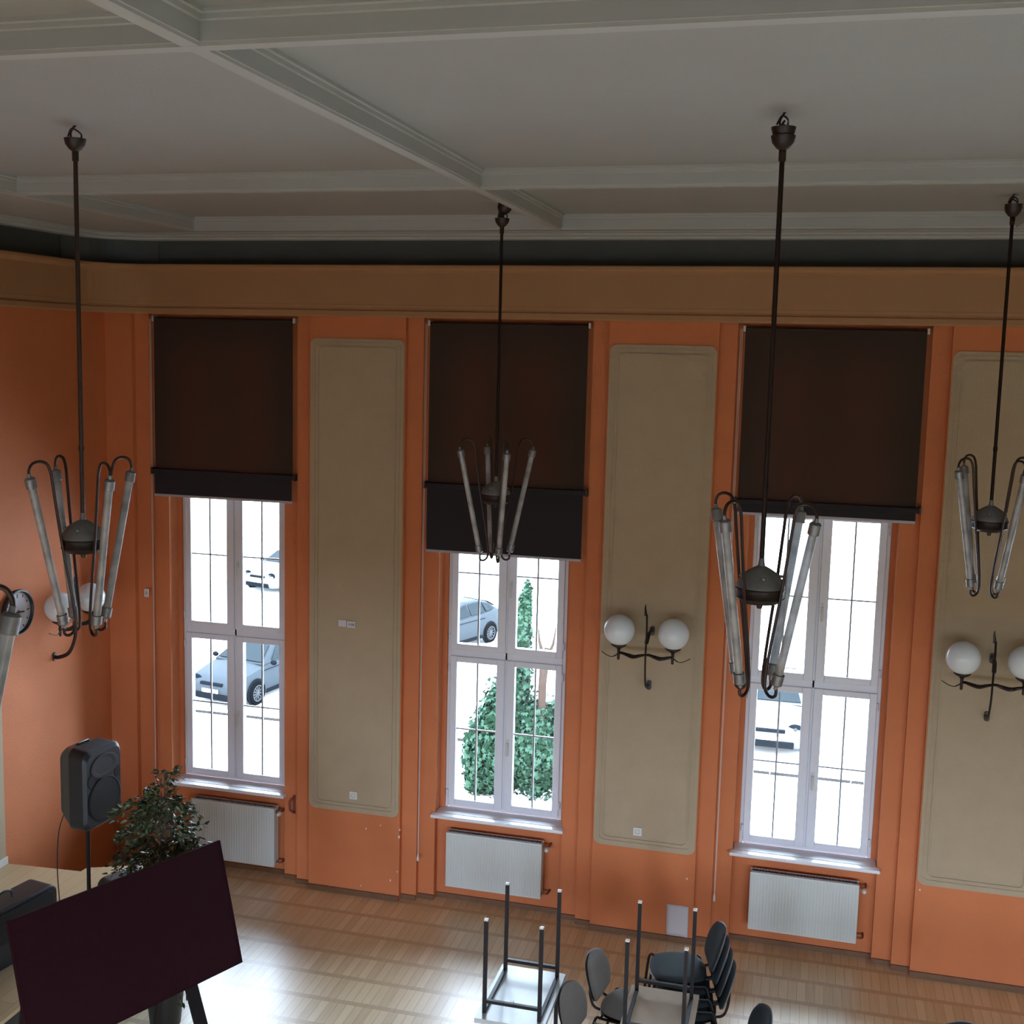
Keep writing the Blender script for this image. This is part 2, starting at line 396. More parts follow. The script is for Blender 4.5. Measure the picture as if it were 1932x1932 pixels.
struct('trim_2', bm, GREYFR)
bm = B(); sweep(bm, path(), [(-0.118, 6.40), (0.05, 6.393), (0.075, 6.397), (0.085, 6.408), (0.085, 6.418), (0.15, 6.422), (0.165, 6.432), (0.165, 6.437), (0.25, 6.440), (0.25, 6.60), (-0.118, 6.60)])
prism(bm, [(XL, 0), (XL, -rad)] + [(x, y) for x, y, _, _ in path()[2:-2]][::-1] + [(XL+rad, 0)], 6.399, 6.6)
struct('trim_3', bm, MOULD)
# ceiling: one level, with narrow ribs and a lower ledge along the walls
ZB = 6.446
bm = B()
box(bm, -5.66, XR+0.3, YB-0.3, -0.40, ZC, 6.95)
box(bm, XL-0.2, -5.66, YB-0.3, 0.2, ZB, 6.95)
box(bm, -5.66, XR+0.3, -0.40, 0.2, ZB, 6.95)
struct('ceiling', bm, CEIL)
def rib(name, p0, p1, sides=(1, -1), dz=0.0, off=0.0):
    half = [(0.034, ZB-dz), (0.036, ZB+0.012), (0.040, ZB+0.014), (0.041, ZB+0.082), (0.052, ZB+0.086), (0.054, ZB+0.104), (0.066, ZB+0.108), (0.068, ZC+0.02)]
    prof = [(-d, z) for d, z in half][::-1] + half
    if len(sides) == 1: prof = [(-0.02, ZC+.02), (-0.02, ZB-dz)] + half
    d = (Vector(p1)-Vector(p0)).normalized(); nrm = Vector((-d.y, d.x))*(sides[0])
    bm = B()
    rings = [[bm.verts.new((p[0]+nrm.x*a, p[1]+nrm.y*a, z)) for a, z in prof] for p in (p0, p1)]
    for k in range(len(prof)): bm.faces.new((rings[0][k], rings[0][(k+1) % len(prof)], rings[1][(k+1) % len(prof)], rings[1][k]))
    bm.faces.new(rings[0]); bm.faces.new(rings[1][::-1])
    struct(name, bm, MOULD)
rib('trim_5', (-2.205, YB), (-2.205, -0.39))
rib('trim_6', (1.475, YB), (1.475, -0.39))
rib('trim_7', (5.1, YB), (5.1, -0.39))
rib('trim_8', (-5.66, -2.92), (XR, -2.92), dz=0.001)
rib('trim_9', (-5.66, -6.60), (XR, -6.60), dz=0.001)
rib('trim_10', (-5.69, YB), (-5.69, -0.40), sides=(-1,), dz=0.001)
rib('trim_21', (-5.66, -0.37), (XR, -0.37), sides=(-1,), dz=0.0015)

# ------------------------------------------------------------------ windows
def window(i, x):
    root = bpy.data.objects.new('window_%d' % (i+1), None); C.objects.link(root); root['kind'] = 'structure'; root.location = (x, 0, 0)
    bm = B()
    y0, y1 = 0.325, 0.40
    for s in (-1, 1): 
        lo, hi = sorted((s*0.553, s*0.59)); box(bm, lo, hi, y0, y1, 0.90, 5.56)
    for z0, z1 in ((0.90, 0.935), (2.435, 2.51), (4.02, 4.10), (5.52, 5.56)): box(bm, -0.553, 0.553, y0, y1, z0, z1)
    box(bm, -0.012, 0.012, y0, y1, 0.935, 5.52)
    link('window_frame', bm, WHITEP, root, bevel=0.004)
    for t, (zb, zt, mz) in enumerate(((0.93, 2.44, 1.705), (2.505, 4.03, 3.265), (4.09, 5.53, 4.8))):
        for s in (-1, 1):
            bm = B()
            xa, xb = sorted((s*0.010, s*0.557)); ga, gb = sorted((s*0.09, s*0.492))
            gz0, gz1 = zb+0.06, zt-0.058
            yy0, yy1 = 0.300, 0.372
            box(bm, xa, ga, yy0, yy1, zb, zt); box(bm, gb, xb, yy0, yy1, zb, zt)
            box(bm, ga, gb, yy0, yy1, zb, gz0); box(bm, ga, gb, yy0, yy1, gz1, zt)
            sash = link('sash', bm, WHITEP, root, bevel=0.006)
            bm = B(); box(bm, ga-.003, gb+.003, 0.338, 0.342, gz0-.003, gz1+.003); link('glass_pane', bm, GLASS, sash)
            bm = B(); xm = s*0.29
            box(bm, xm-0.008, xm+0.008, 0.332, 0.348, gz0, gz1); box(bm, ga, gb, 0.3325, 0.3475, mz-0.007, mz+0.007)
            link('muntin', bm, MUNT, sash)
            if s == 1 and t < 2:
                bm = B(); hz = 3.19 if t == 1 else 1.62
                box(bm, 0.028, 0.052, 0.290, 0.300, hz-0.035, hz+0.035); tube(bm, [(0.04, 0.300, hz), (0.04, 0.262, hz)], 0.008)
                tube(bm, [(0.04, 0.265, hz+0.005), (0.04, 0.262, hz-0.05), (0.04, 0.262, hz-0.12)], 0.009)
                link('handle', bm, PLASW, sash)
        for s in (-1, 1):
            bm = B()
            for hz in (zb+0.12, zt-0.12): tube(bm, [(s*0.566, 0.296, hz-0.035), (s*0.566, 0.296, hz+0.035)], 0.009)
            link('hinge', bm, WHITEP, root)
    bm = B(); box(bm, -0.66, 0.66, 0.045, 0.13, 0.872, 0.905); box(bm, -0.634, 0.634, 0.13, 0.325, 0.872, 0.905)
    link('window_sill', bm, SILL, root, bevel=0.010, bseg=3)
for i, x in enumerate(WX): window(i, x)

# ------------------------------------------------------------------ blinds
def upper_blind(x, lab):
    t = thing('roller_blind', lab, 'blind', (x, 0.05, 5.67), group='dark brown upper blinds')
    bm = B(); box(bm, -0.735, 0.755, 0.0, 0.0025, -1.52, -0.03); link('blind_cloth', bm, BLINDU, t)
    bm = B(); tube(bm, [(-0.735, 0.015, -0.03), (0.755, 0.015, -0.03)], 0.018, 10); link('roller_tube', bm, BLINDU, t, smooth=True)
    for sx in (-0.745, 0.765):
        bm = B(); box(bm, sx-0.010, sx+0.010, -0.005, 0.08, -0.05, 0.0); link('bracket', bm, PLASW, t, bevel=0.003)
    bm = B(); box(bm, -0.735, 0.755, -0.004, 0.006, -1.535, -1.515); link('bottom_bar', bm, BARG if x < -5 else BLINDL, t)
    for s in (-0.775,):
        bm = B(); tube(bm, [(s, -0.01, -0.03), (s-0.002, -0.012, -5.18)], 0.0022, 5); tube(bm, [(s+0.014, -0.01, -0.03), (s+0.004, -0.012, -5.18)], 0.0022, 5)
        cd = link('pull_cord', bm, PLASW, t)
        bm = B(); lathe(bm, [(0, .035), (.006, .03), (.012, -.01), (.013, -.035), (0, -.045)], 10, Matrix.Translation((s, -0.012, -5.21))); link('cord_pull', bm, PLASW, cd, smooth=True)
def lower_blind(x, zb, lab):
    t = thing('roller_blind', lab, 'blind', (x, 0.03, 4.14), group='dark lower blackout blinds')
    bm = B(); box(bm, -0.75, 0.78, -0.018, 0.018, -0.025, 0.02); link('head_rail', bm, BLINDL, t, bevel=0.006)
    for sx in (-0.757, 0.787):
        bm = B(); box(bm, sx-0.008, sx+0.008, -0.022, 0.095, -0.035, 0.03); link('bracket', bm, METALD, t, bevel=0.003)
    bm = B(); box(bm, -0.735, 0.755, -0.001, 0.0015, zb-4.14, -0.02); link('blind_cloth', bm, BLINDL, t)
    bm = B(); box(bm, -0.737, 0.757, -0.006, 0.008, zb-4.14-0.012, zb-4.14+0.012); link('bottom_bar', bm, BARG, t, bevel=0.003)
names = ['leftmost window', 'middle window', 'right window, behind a long rod']
for i in range(5):
    pl = names[i] if i < 3 else ('first window past the right edge' if i == 3 else 'last window past the right edge')
    upper_blind(WX[i], 'dark brown translucent blind over the top of the ' + pl)
for i, (zb, l) in enumerate(((3.895, 'short black lower blind below a pale bar in the leftmost window'),
              (3.515, 'longest black blackout blind, lowered over the middle window'),
              (4.035, 'nearly rolled up black blind at the top of the glass in the right window'),
              (3.9, 'black blackout blind in the first window beyond the right edge'), (3.9, 'black blackout blind in the last window beyond the right edge'))):
    lower_blind(WX[i], zb, l)

# ------------------------------------------------------------------ radiators
def radiator(x, z0, z1, wd, lab):
    t = thing('radiator', lab, 'radiator', (x, 0.0, z0), group='white panel radiators under the windows')
    h = z1-z0
    bm = B(); box(bm, -wd/2, wd/2, 0.062, 0.078, 0, h)
    n = int(wd/0.028)
    for k in range(n):
        xx = -wd/2+0.02+k*(wd-0.04)/(n-1)
        box(bm, xx-0.008, xx+0.008, 0.057, 0.062, 0.02, h-0.02)
    link('front_panel', bm, RADI, t, bevel=0.002, bseg=1)
    bm = B(); box(bm, -wd/2, wd/2, 0.155, 0.165, 0, h); link('rear_panel', bm, RADI, t)
    bm = B()
    for yy in (0.080, 0.146): box(bm, -wd/2+.01, wd/2-.01, yy, yy+0.006, h-0.012, h+0.004)
    for k in range(34):
        xx = -wd/2+0.015+k*(wd-0.03)/33; box(bm, xx-0.003, xx+0.003, 0.084, 0.148, h-0.01, h)
    link('top_grille', bm, BARG, t)
    for s in (-1, 1):
        bm = B(); lo, hi = sorted((s*(wd/2-0.012), s*wd/2)); box(bm, lo, hi, 0.079, 0.154, 0.01, h-0.01); link('side_cover', bm, RADI, t)
    for zz in (0.04, h-0.04):
        bm = B(); tube(bm, [(wd/2-0.005, 0.11, zz), (wd/2+0.04, 0.11, zz), (wd/2+0.055, 0.12, zz), (wd/2+0.06, 0.150, zz), (wd/2+0.06, 0.213, zz)], 0.010, 8)
        link('pipe', bm, BROWNP, t, smooth=True)
    bm = B(); lathe(bm, [(0, -.035), (.019, -.035), (.021, -.01), (.021, .02), (.012, .03), (0, .03)], 14, Matrix.Translation((wd/2+0.045, 0.085, h-0.055)) @ Matrix.Rotation(R(90), 4, 'X'))
    link('valve_knob', bm, PLASW, t, smooth=True)
    for s in (-.3, .3):
        bm = B(); box(bm, s-0.02, s+0.02, 0.165, 0.214, 0.1, h-0.1); link('wall_bracket', bm, RADI, t)
radiator(WX[0]+0.085, 0.13, 0.75, 0.93, 'white ribbed radiator under the left window, half hidden by the indoor tree')
radiator(WX[1]-0.02, 0.19, 0.74, 0.955, 'white ribbed radiator under the middle window, behind the upturned table legs')
radiator(WX[2]+0.015, 0.19, 0.74, 0.955, 'white ribbed radiator under the right window, by the chair stack')

# ------------------------------------------------------------------ small wall fittings
def socket(x, z, lab):
    t = thing('wall_socket', lab, 'socket', (x, -0.024, z), group='wall sockets on the beige panels')
    bm = B(); box(bm, -0.04, 0.04, 0, 0.012, -0.04, 0.04); link('cover_plate', bm, PLASW, t, bevel=0.004)
    bm = B(); lathe(bm, [(0.024, 0), (0.024, 0.002), (0.020, 0.002), (0.019, -0.004), (0, -0.004)], 20, Matrix.Rotation(R(90), 4, 'X')); link('socket_well', bm, BARG, t)
    bm = B()
    for s in (-0.009, 0.009): lathe(bm, [(0.003, -0.003), (0.003, 0.0), (0, 0)], 8, Matrix.Translation((s, 0, 0)) @ Matrix.Rotation(R(90), 4, 'X'))
    link('contact_hole', bm, INK, t)
socket(-4.18, 1.03, 'white square wall socket low on the left beige panel')
socket(-1.37, 1.02, 'white square wall socket low on the panel under the two globe lamp')
def text_mesh(s, size, parent, loc, rot, m, name='number', ext=0.0005):
    cu = bpy.data.curves.new('t', 'FONT'); cu.body = s; cu.size = size; cu.align_x = 'CENTER'; cu.align_y = 'CENTER'; cu.extrude = ext; cu.offset = 0.0008
    ob = bpy.data.objects.new('t', cu); me = bpy.data.meshes.new_from_object(ob); bpy.data.objects.remove(ob)
    me.materials.append(m); o = bpy.data.objects.new(name, me); C.objects.link(o); o.parent = parent; o.location = loc; o.rotation_euler = rot
    return o
bm = B(); box(bm, -4.345, -4.265, -0.028, -0.024, 2.72, 2.785)
tag(link('wall_label', bm, WHITE), 'blank white label beside the numbered one on the left beige panel', 'label')
t = thing('wall_label', 'small white label printed 1110 on the left beige panel', 'label', (-4.215, -0.026, 2.748))
bm = B(); box(bm, -0.042, 0.042, -0.002, 0.002, -0.034, 0.030); link('label_card', bm, WHITE, t)
text_mesh('1110', 0.030, t, (0.002, -0.003, -0.002), (R(90), 0, 0), INK)
t = thing('light_switch', 'small pale switch plate on the orange wall near the left corner', 'switch', (-6.44, -0.012, 2.89))
bm = B(); box(bm, -0.026, 0.026, 0, 0.012, -0.042, 0.042); link('cover_plate', bm, PLASW, t, bevel=0.003)
bm = B(); box(bm, -0.012, 0.012, -0.004, 0.001, -0.016, 0.016); link('rocker', bm, BARG, t, bevel=0.002)
bm = B()
g = [[bm.verts.new((-1.075+0.20*u/6+0.004*(1-v/8), -0.004-0.004*math.sin(u*1.1)-0.006*(1-v/8)**2, 0.060+0.297*v/8-0.008*u/6)) for u in range(7)] for v in range(9)]
for v in range(8):
    for u in range(6): bm.faces.new((g[v][u], g[v][u+1], g[v+1][u+1], g[v+1][u]))
o = link('paper_sheet', bm, WHITE, smooth=True); o.modifiers.new('thickness', 'SOLIDIFY').thickness = 0.0008
tag(o, 'white blank paper sheet taped low on the orange wall between two windows', 'paper')
t = thing('wall_crank', 'red brown painted hook bracket right of the leftmost window sill', 'bracket', (-4.905, 0.13, 0.80))
bm = B(); tube(bm, [(0.03, 0.0, 0.075), (0.03, -0.03, 0.07), (0.0, -0.045, 0.04), (0.0, -0.045, -0.05), (0.03, -0.03, -0.08), (0.03, 0, -0.08)], 0.009, 8); link('hook_bar', bm, BROWNP, t, smooth=True)
bm = B(); box(bm, 0.015, 0.045, -0.006, 0.0, -0.10, 0.10); link('back_plate', bm, BROWNP, t, bevel=0.002)

# clock on the left wall
t = thing('wall_clock', 'round wall clock with a dark rim on the left wall behind the nearest lamp', 'clock', (XL, -1.49, 2.965), R(90))
Mx = Matrix.Rotation(R(90), 4, 'X')
bm = B(); lathe(bm, [(0.19, 0), (0.205, 0.005), (0.21, 0.03), (0.205, 0.048), (0.192, 0.052), (0.185, 0.040), (0.183, 0.02)], 40, Mx); link('rim', bm, BLK, t, smooth=True)
bm = B(); lathe(bm, [(0, 0.022), (0.186, 0.022), (0.186, 0.0), (0, 0.0)], 40, Mx); link('dial', bm, WHITE, t)
bm = B()
bm.free()
for k in range(12):
    a = R(30*k); Mk = Matrix.Rotation(a, 4, 'Y'); bm = B(); box(bm, -0.004, 0.004, -0.025, -0.022, 0.145 if k % 3 else 0.13, 0.168, Mk); link('hour_mark', bm, INK, t)
for nm, a, l, wd in (('hour_hand', 95, 0.09, 0.006), ('minute_hand', 215, 0.14, 0.004)):
    bm = B(); box(bm, -wd, wd, -0.030, -0.027, -0.02, l, Matrix.Rotation(R(a), 4, 'Y')); link(nm, bm, INK, t)

# ------------------------------------------------------------------ globe wall lamps
def smooth_path(pts, n=6):
    P = [Vector(p) for p in pts]; out = []
    for i in range(len(P)-1):
        p0, p1, p2, p3 = P[max(i-1, 0)], P[i], P[i+1], P[min(i+2, len(P)-1)]
        for k in range(n):
            t = k/n; out.append(0.5*((2*p1)+(-p0+p2)*t+(2*p0-5*p1+4*p2-p3)*t*t+(-p0+3*p1-3*p2+p3)*t*t*t))
    out.append(P[-1]); return out
def sconce(loc, rz, lab):
    t = thing('wall_lamp', lab, 'wall lamp', loc, rz, 'two globe wall lamps')
    # origin on the wall at bar height; bar hangs 0.25 in front of the wall
    bm = B(); tube(bm, smooth_path([(0.005, 0, -0.325), (0.0, -0.06, -0.325), (-0.003, -0.17, -0.27), (0.0, -0.235, -0.13), (0.0, -0.25, 0.0), (0.003, -0.25, 0.12), (0.006, -0.25, 0.24), (0.0, -0.25, 0.38)]),
                   0.018, 8)
    for v in bm.verts: v.co.x *= 0.5
    link('upright_rod', bm, METALD, t, smooth=True)
    bm = B(); tube(bm, smooth_path([(0.004, -0.25, 0.12), (0.012, -0.19, 0.18), (0.018, -0.09, 0.20), (0.02, -0.01, 0.18)]), [0.018]*9+[0.013]*10, 8); link('upper_arm', bm, METALD, t, smooth=True)
    for z, x in ((-0.325, 0.01), (0.18, 0.02)):
        bm = B(); prism(bm, rrect(-0.022, 0.022, -0.042, 0.042, 0.018), -0.014, 0.004, Matrix.Translation((x, 0, z)) @ Matrix.Rotation(R(90), 4, 'X') @ Matrix.Scale(-1, 4, (0, 0, 1)))
        link('wall_plate', bm, METALD, t)
    bm = B(); tube(bm, [(-0.002, -0.25, 0.36), (-0.012, -0.255, 0.40), (-0.016, -0.255, 0.44), (-0.014, -0.255, 0.47)], [0.008, 0.012, 0.008, 0.004], 6)
    tube(bm, [(-0.012, -0.255, 0.43), (-0.018, -0.255, 0.37)], [0.003, 0.006], 6); link('leaf_finial', bm, METALD, t, smooth=True)
    # wavy bar
    bm = B(); pts = []; rs = []
    for k in range(49):
        x = -0.24+0.48*k/48; pts.append((x, -0.25+0.01*math.sin(x*26), 0.012*math.cos(x*2*PI/0.24)+0.002)); rs.append(0.009+0.008*abs(math.sin(x*2*PI/0.48)))
    tube(bm, pts, rs, 8)
    for v in bm.verts: v.co.y = -0.25+(v.co.y+0.25)*(1.2+1.2*abs(math.cos(v.co.x*26)))
    link('wavy_bar', bm, METALD, t, smooth=True)
    for s in (-1, 1):
        bm = B(); tube(bm, smooth_path([(s*0.235, -0.25, 0.012), (s*0.29, -0.26, -0.022), (s*0.34, -0.255, -0.016), (s*0.395, -0.24, 0.012)]), [0.006]*6+[0.004]*13, 6)
        bmn = link('tendril', bm, RODM, t, smooth=True)
        bm = B(); lathe(bm, [(0, -0.055), (0.012, -0.045), (0.013, 0.04), (0.022, 0.058), (0.055, 0.075), (0.07, 0.088), (0.068, 0.10), (0.055, 0.095), (0, 0.095)], 20, Matrix.Translation((s*0.24, -0.25, 0)))
        link('globe_holder', bm, METALD, t, smooth=True)
        bm = B(); bmesh.ops.create_uvsphere(bm, u_segments=32, v_segments=20, radius=0.140, matrix=Matrix.Translation((s*0.24, -0.25, 0.222))); link('glass_globe', bm, OPAL, t, smooth=True)
sconce((-1.328, -0.016, 2.745), 0, 'bronze two globe wall lamp on the panel between middle and right windows')
sconce((1.545, -0.016, 2.745), 0, 'bronze wall lamp with two white globes on the rightmost beige panel, cut by the frame')
sconce((XL, -0.95, 2.745), R(90), 'bronze two globe wall lamp on the left wall, seen from the side')

# ------------------------------------------------------------------ hanging tube lamps
def chandelier():
    t = thing('hanging_lamp', 'x', 'hanging lamp', (0, 0, 0), 0, 'four tube hanging lamps')   # origin at hub centre
    bm = B(); lathe(bm, [(0.0, 0.150), (0.013, 0.145), (0.018, 0.108), (0.042, 0.096), (0.080, 0.072), (0.108, 0.038), (0.121, 0.012), (0.123, 0.0)], 32); link('dome', bm, PEWTER, t, smooth=True)
    bm = B(); lathe(bm, [(0.123, 0.0), (0.126, -0.004), (0.126, -0.010), (0.120, -0.012), (0.120, -0.048), (0.123, -0.052), (0.119, -0.060), (0.095, -0.072), (0.090, -0.080), (0.03, -0.085), (0.016, -0.088), (0.016, -0.10), (0.012, -0.112), (0, -0.114)], 32); link('drum', bm, METALD, t, smooth=True)
    for k in range(4):
        a = k*PI/2; ca, sa = math.cos(a), math.sin(a)
        P = lambda r, z, w=0: (r*ca-w*sa, r*sa+w*ca, z)
        top, bot = Vector(P(0.297, 0.315)), Vector(P(0.138, -0.435))
        ax = (top-bot).normalized()
        bm = B(); tube(bm, [bot, bot+(top-bot)*0.5, top], 0.0215, 16); tb = link('lamp_tube', bm, TUBEM, t, smooth=True)
        for q, sg in ((top, 1), (bot, -1)):
            bm = B(); tube(bm, [q-ax*sg*0.012, q-ax*sg*0.010, q+ax*sg*0.042, q+ax*sg*0.050, q+ax*sg*0.052, q+ax*sg*0.072], [0.0275, 0.030, 0.030, 0.022, 0.012, 0.010], 16); link('end_cap', bm, PEWTER, tb, smooth=True)
        tt = top+ax*0.06; bb = bot-ax*0.06
        pts = smooth_path([tt, P(0.309, 0.405), P(0.290, 0.438), P(0.248, 0.450), P(0.207, 0.434), P(0.184, 0.380), P(0.172, 0.295), P(0.131, 0.00), P(0.078, -0.31), P(0.058, -0.465), P(0.064, -0.525), P(0.095, -0.550), P(0.125, -0.537), bb], 5)
        bm = B(); tube(bm, pts, 0.0085, 8); link('curved_arm', bm, RODM, t, smooth=True)
    for k in range(4):
        a = k*PI/2+PI/4
        bm = B(); lathe(bm, [(0.013, 0), (0.012, 0.012), (0, 0.014)], 10, Matrix.Translation((0.098*math.cos(a), 0.098*math.sin(a), 0.050))); link('screw_knob', bm, PEWTER, t, smooth=True)
    return t
ch0 = chandelier()
def hang(loc, rz, ztop, lab, first=False, tilt=0, gap=0.12):
    t = ch0 if first else copy_tree(ch0)
    t.location = loc; t.rotation_euler = (0, 0, rz); t['label'] = lab
    L = ztop-loc[2]
    bm = B(); tube(bm, [(0, 0, 0.14), (0, 0, 0.6), (0, 0, L-gap-.01)], 0.0125, 10); tube(bm, [(0, 0, L-gap-0.07), (0, 0, L-gap-0.01)], 0.018, 10); tube(bm, [(0, 0, 0.50), (0, 0, 0.53)], 0.016, 10); link('rod', bm, RODM, t, smooth=True)
    Mt = Matrix.Translation((0, 0, L-gap)) @ Matrix.Rotation(tilt, 4, 'Y')
    bm = B(); lathe(bm, [(0.013, -0.02), (0.032, -0.008), (0.052, 0.018), (0.060, 0.050), (0.057, 0.050), (0.046, 0.02), (0.03, 0), (0.0, -0.002)], 20, Mt); link('canopy', bm, METALD, t, smooth=True)
    if gap > 0.09:
        bm = B()
        tube(bm, smooth_path([(0.0, 0, L-gap), (-0.02, 0.01, L-gap+0.07), (-0.008, 0, L-0.012), (0.004, 0, L)], 4), 0.006, 6)
        tube(bm, smooth_path([(0.01, 0, L-gap+.02), (0.045, 0.01, L-gap+0.07), (0.012, -.01, L-0.03), (-0.02, 0, L-0.02), (-0.03, 0.02, L-0.06)], 4), 0.005, 6)
        link('wire_hook', bm, METALD, t, smooth=True)
hang((-3.985, -4.70, 4.290), R(62), ZC, 'hanging four tube lamp at the left, in front of the left wall lamp', True)
hang((-0.214, -4.52, 4.250), R(55), ZC, 'largest hanging four tube lamp, in front of the right window')
hang((-2.482, -1.21, 4.240), R(30), ZC, 'smallest hanging four tube lamp, in front of the middle window blind', tilt=R(25), gap=0.07)
hang((1.270, -1.43, 4.270), R(34), ZC, 'hanging four tube lamp at the right edge in front of a beige panel')
hang((-2.455, -7.86, 4.24), R(47), ZC, 'nearest hanging tube lamp, only one tube showing at the left edge')

# ------------------------------------------------------------------ stage with speaker and cases
ZS = 0.69
t = thing('stage_platform', 'low pale wooden stage platform in the left corner under the speaker stand', 'stage', (-6.0, -3.0, 0))
pl = [(XL+0.001, -1.728), (-6.13, -1.668), (-6.125, -1.605), (-6.10, -1.575), (-6.06, -1.56), (-5.87, -1.469), (-5.24, -1.20), (-5.24, -4.7), (XL+0.001, -4.7)]
bm = B(); prism(bm, [(x+6, y+3) for x, y in pl], ZS-0.03, ZS); link('stage_top', bm, STAGE, t)
bm = B(); prism(bm, [(x+6+(-0.03 if x > -6 else 0), y+3-0.03) for x, y in pl], 0.0, ZS-0.03); link('stage_side', bm, BLK, t)

def speaker_box(loc, rz, lab):
    t = thing('loudspeaker', lab, 'speaker', loc, rz)       # front faces local -y
    W, H, D = 0.215, 0.68, 0.36
    bm = B()
    secs = [(-D/2, 0.195, 0.045, 0.635), (-D/2+0.03, 0.215, 0.015, 0.67), (0.0, 0.200, 0.0, 0.68), (D/2-0.05, 0.125, 0.03, 0.645), (D/2, 0.10, 0.06, 0.61)]
    rings = []
    for y, hw, z0, z1 in secs:
        rings.append([bm.verts.new((x, y, z)) for x, z in rrect(-hw, hw, z0, z1, 0.07 if y > -.17 else 0.06, 6)])
    for a, c in zip(rings, rings[1:]):
        for k in range(len(a)): bm.faces.new((a[k], a[(k+1) % len(a)], c[(k+1) % len(a)], c[k]))
    bm.faces.new(rings[0][::-1]); bm.faces.new(rings[-1])
    bmesh.ops.recalc_face_normals(bm, faces=bm.faces)
    link('cabinet', bm, BLK, t, smooth=False, bevel=0.012, bseg=3)
    Mf = Matrix.Translation((0, -D/2, 0.245)) @ Matrix.Rotation(R(90), 4, 'X')
    bm = B(); lathe(bm, [(0.182, -0.004), (0.184, 0.010), (0.176, 0.014), (0.170, 0.006), (0.10, 0.012), (0, 0.016)], 36, Mf); link('woofer_grille', bm, GRILLE, t, smooth=True)
    Mh = Matrix.Translation((0, -D/2+0.001, 0.52)) @ Matrix.Rotation(R(90), 4, 'X') @ Matrix.Scale(0.62, 4, (0, 1, 0))
    bm = B(); lathe(bm, [(0.155, -0.002), (0.158, 0.008), (0.148, 0.010), (0.10, -0.0), (0.04, 0.001), (0, 0.0015)], 32, Mh); link('horn', bm, BLK, t, smooth=True)
    for s in (-1, 1):
        bm = B(); lathe(bm, [(0.034, -0.004), (0.035, 0.005), (0.030, 0.006), (0.0, 0.002)], 18, Matrix.Translation((s*0.152, -D/2+0.001, 0.425)) @ Matrix.Rotation(R(90), 4, 'X') @ Matrix.Scale(1.5, 4, (0, 1, 0))); link('bass_port', bm, GRILLE, t, smooth=True)
    bm = B(); tube(bm, [(-0.07, 0.03, 0.668), (-0.06, 0.03, 0.682), (0.06, 0.03, 0.682), (0.07, 0.03, 0.668)], 0.010, 8); link('carry_handle', bm, BLK, t, smooth=True)
    bm = B(); tube(bm, [(0, 0.0, -0.035), (0, 0.0, 0.02)], 0.035, 16); link('pole_cup', bm, BLK, t, smooth=True)
    return t
SPX, SPY = -5.555, -2.40
speaker_box((SPX, SPY, 1.50), R(82), 'black loudspeaker on a pole stand in front of the left orange wall')
t = thing('speaker_stand', 'black tripod pole stand under the loudspeaker on the stage', 'stand', (SPX, SPY, ZS))
bm = B(); tube(bm, [(0, 0, 0.06), (0, 0, 0.777)], 0.0165, 12); link('pole', bm, BLKS, t, smooth=True)
bm = B(); tube(bm, [(0, 0, 0.12), (0, 0, 0.18)], 0.026, 12); link('collar', bm, BLK, t, smooth=True)
for k in range(3):
    a = R(-10+120*k)
    bm = B(); tube(bm, [(0, 0, 0.15), (0.30*math.cos(a), 0.30*math.sin(a), 0.012)], 0.010, 8); link('leg', bm, BLKS, t, smooth=True)
bm = B(); tube(bm, smooth_path([(-5.77, -2.40, 1.56), (-5.80, -2.44, 1.40), (-5.81, -2.455, 1.1), (-5.80, -2.45, ZS+0.10), (-5.80, -2.47, ZS+.012), (-5.93, -2.50, ZS+0.008), (-6.05, -2.60, ZS+0.008), (-6.12, -2.72, ZS+.008)]), 0.0045, 6)
tag(link('audio_cable', bm, BLK, smooth=True), 'thin black cable hanging from the loudspeaker down to the stage', 'cable')

def flight_case(loc, rz, L, D, H, lab, handle):
    t = thing('equipment_case', lab, 'case', loc, rz)
    bm = B(); prism(bm, rrect(-L/2, L/2, 0.0, H, 0.07, 6), -D/2, D/2, Matrix.Rotation(R(90), 4, 'X')); link('case_shell', bm, BLK, t, bevel=0.012)
    bm = B(); prism(bm, rrect(-L/2+0.03, L/2-0.05, 0.20, H-0.03, 0.05, 5), D/2, D/2+0.012, Matrix.Rotation(R(90), 4, 'X')); link('front_cover', bm, GRILLE, t, bevel=0.004)
    for sx in (0.42,):
        bm = B(); box(bm, L*sx-0.012, L*sx+0.012, -D/2-0.022, -D/2-0.008, 0.17, 0.20); link('latch', bm, PEWTER, t, bevel=0.003)
    if handle:
        bm = B(); tube(bm, smooth_path([(-0.10, 0, H-0.01), (-0.09, 0, H+0.045), (-0.03, 0, H+0.07), (0.04, 0, H+0.05), (0.05, 0, H-0.01)]), 0.008, 8); link('handle', bm, BLK, t, smooth=True)
flight_case((-5.765, -3.15, ZS), R(80), 0.78, 0.24, 0.47, 'black equipment case with a loop handle at the lower left edge', True)
flight_case((-5.38, -2.16, ZS), R(68), 0.42, 0.16, 0.30, 'small black case peeking over the top edge of the maroon board', False)

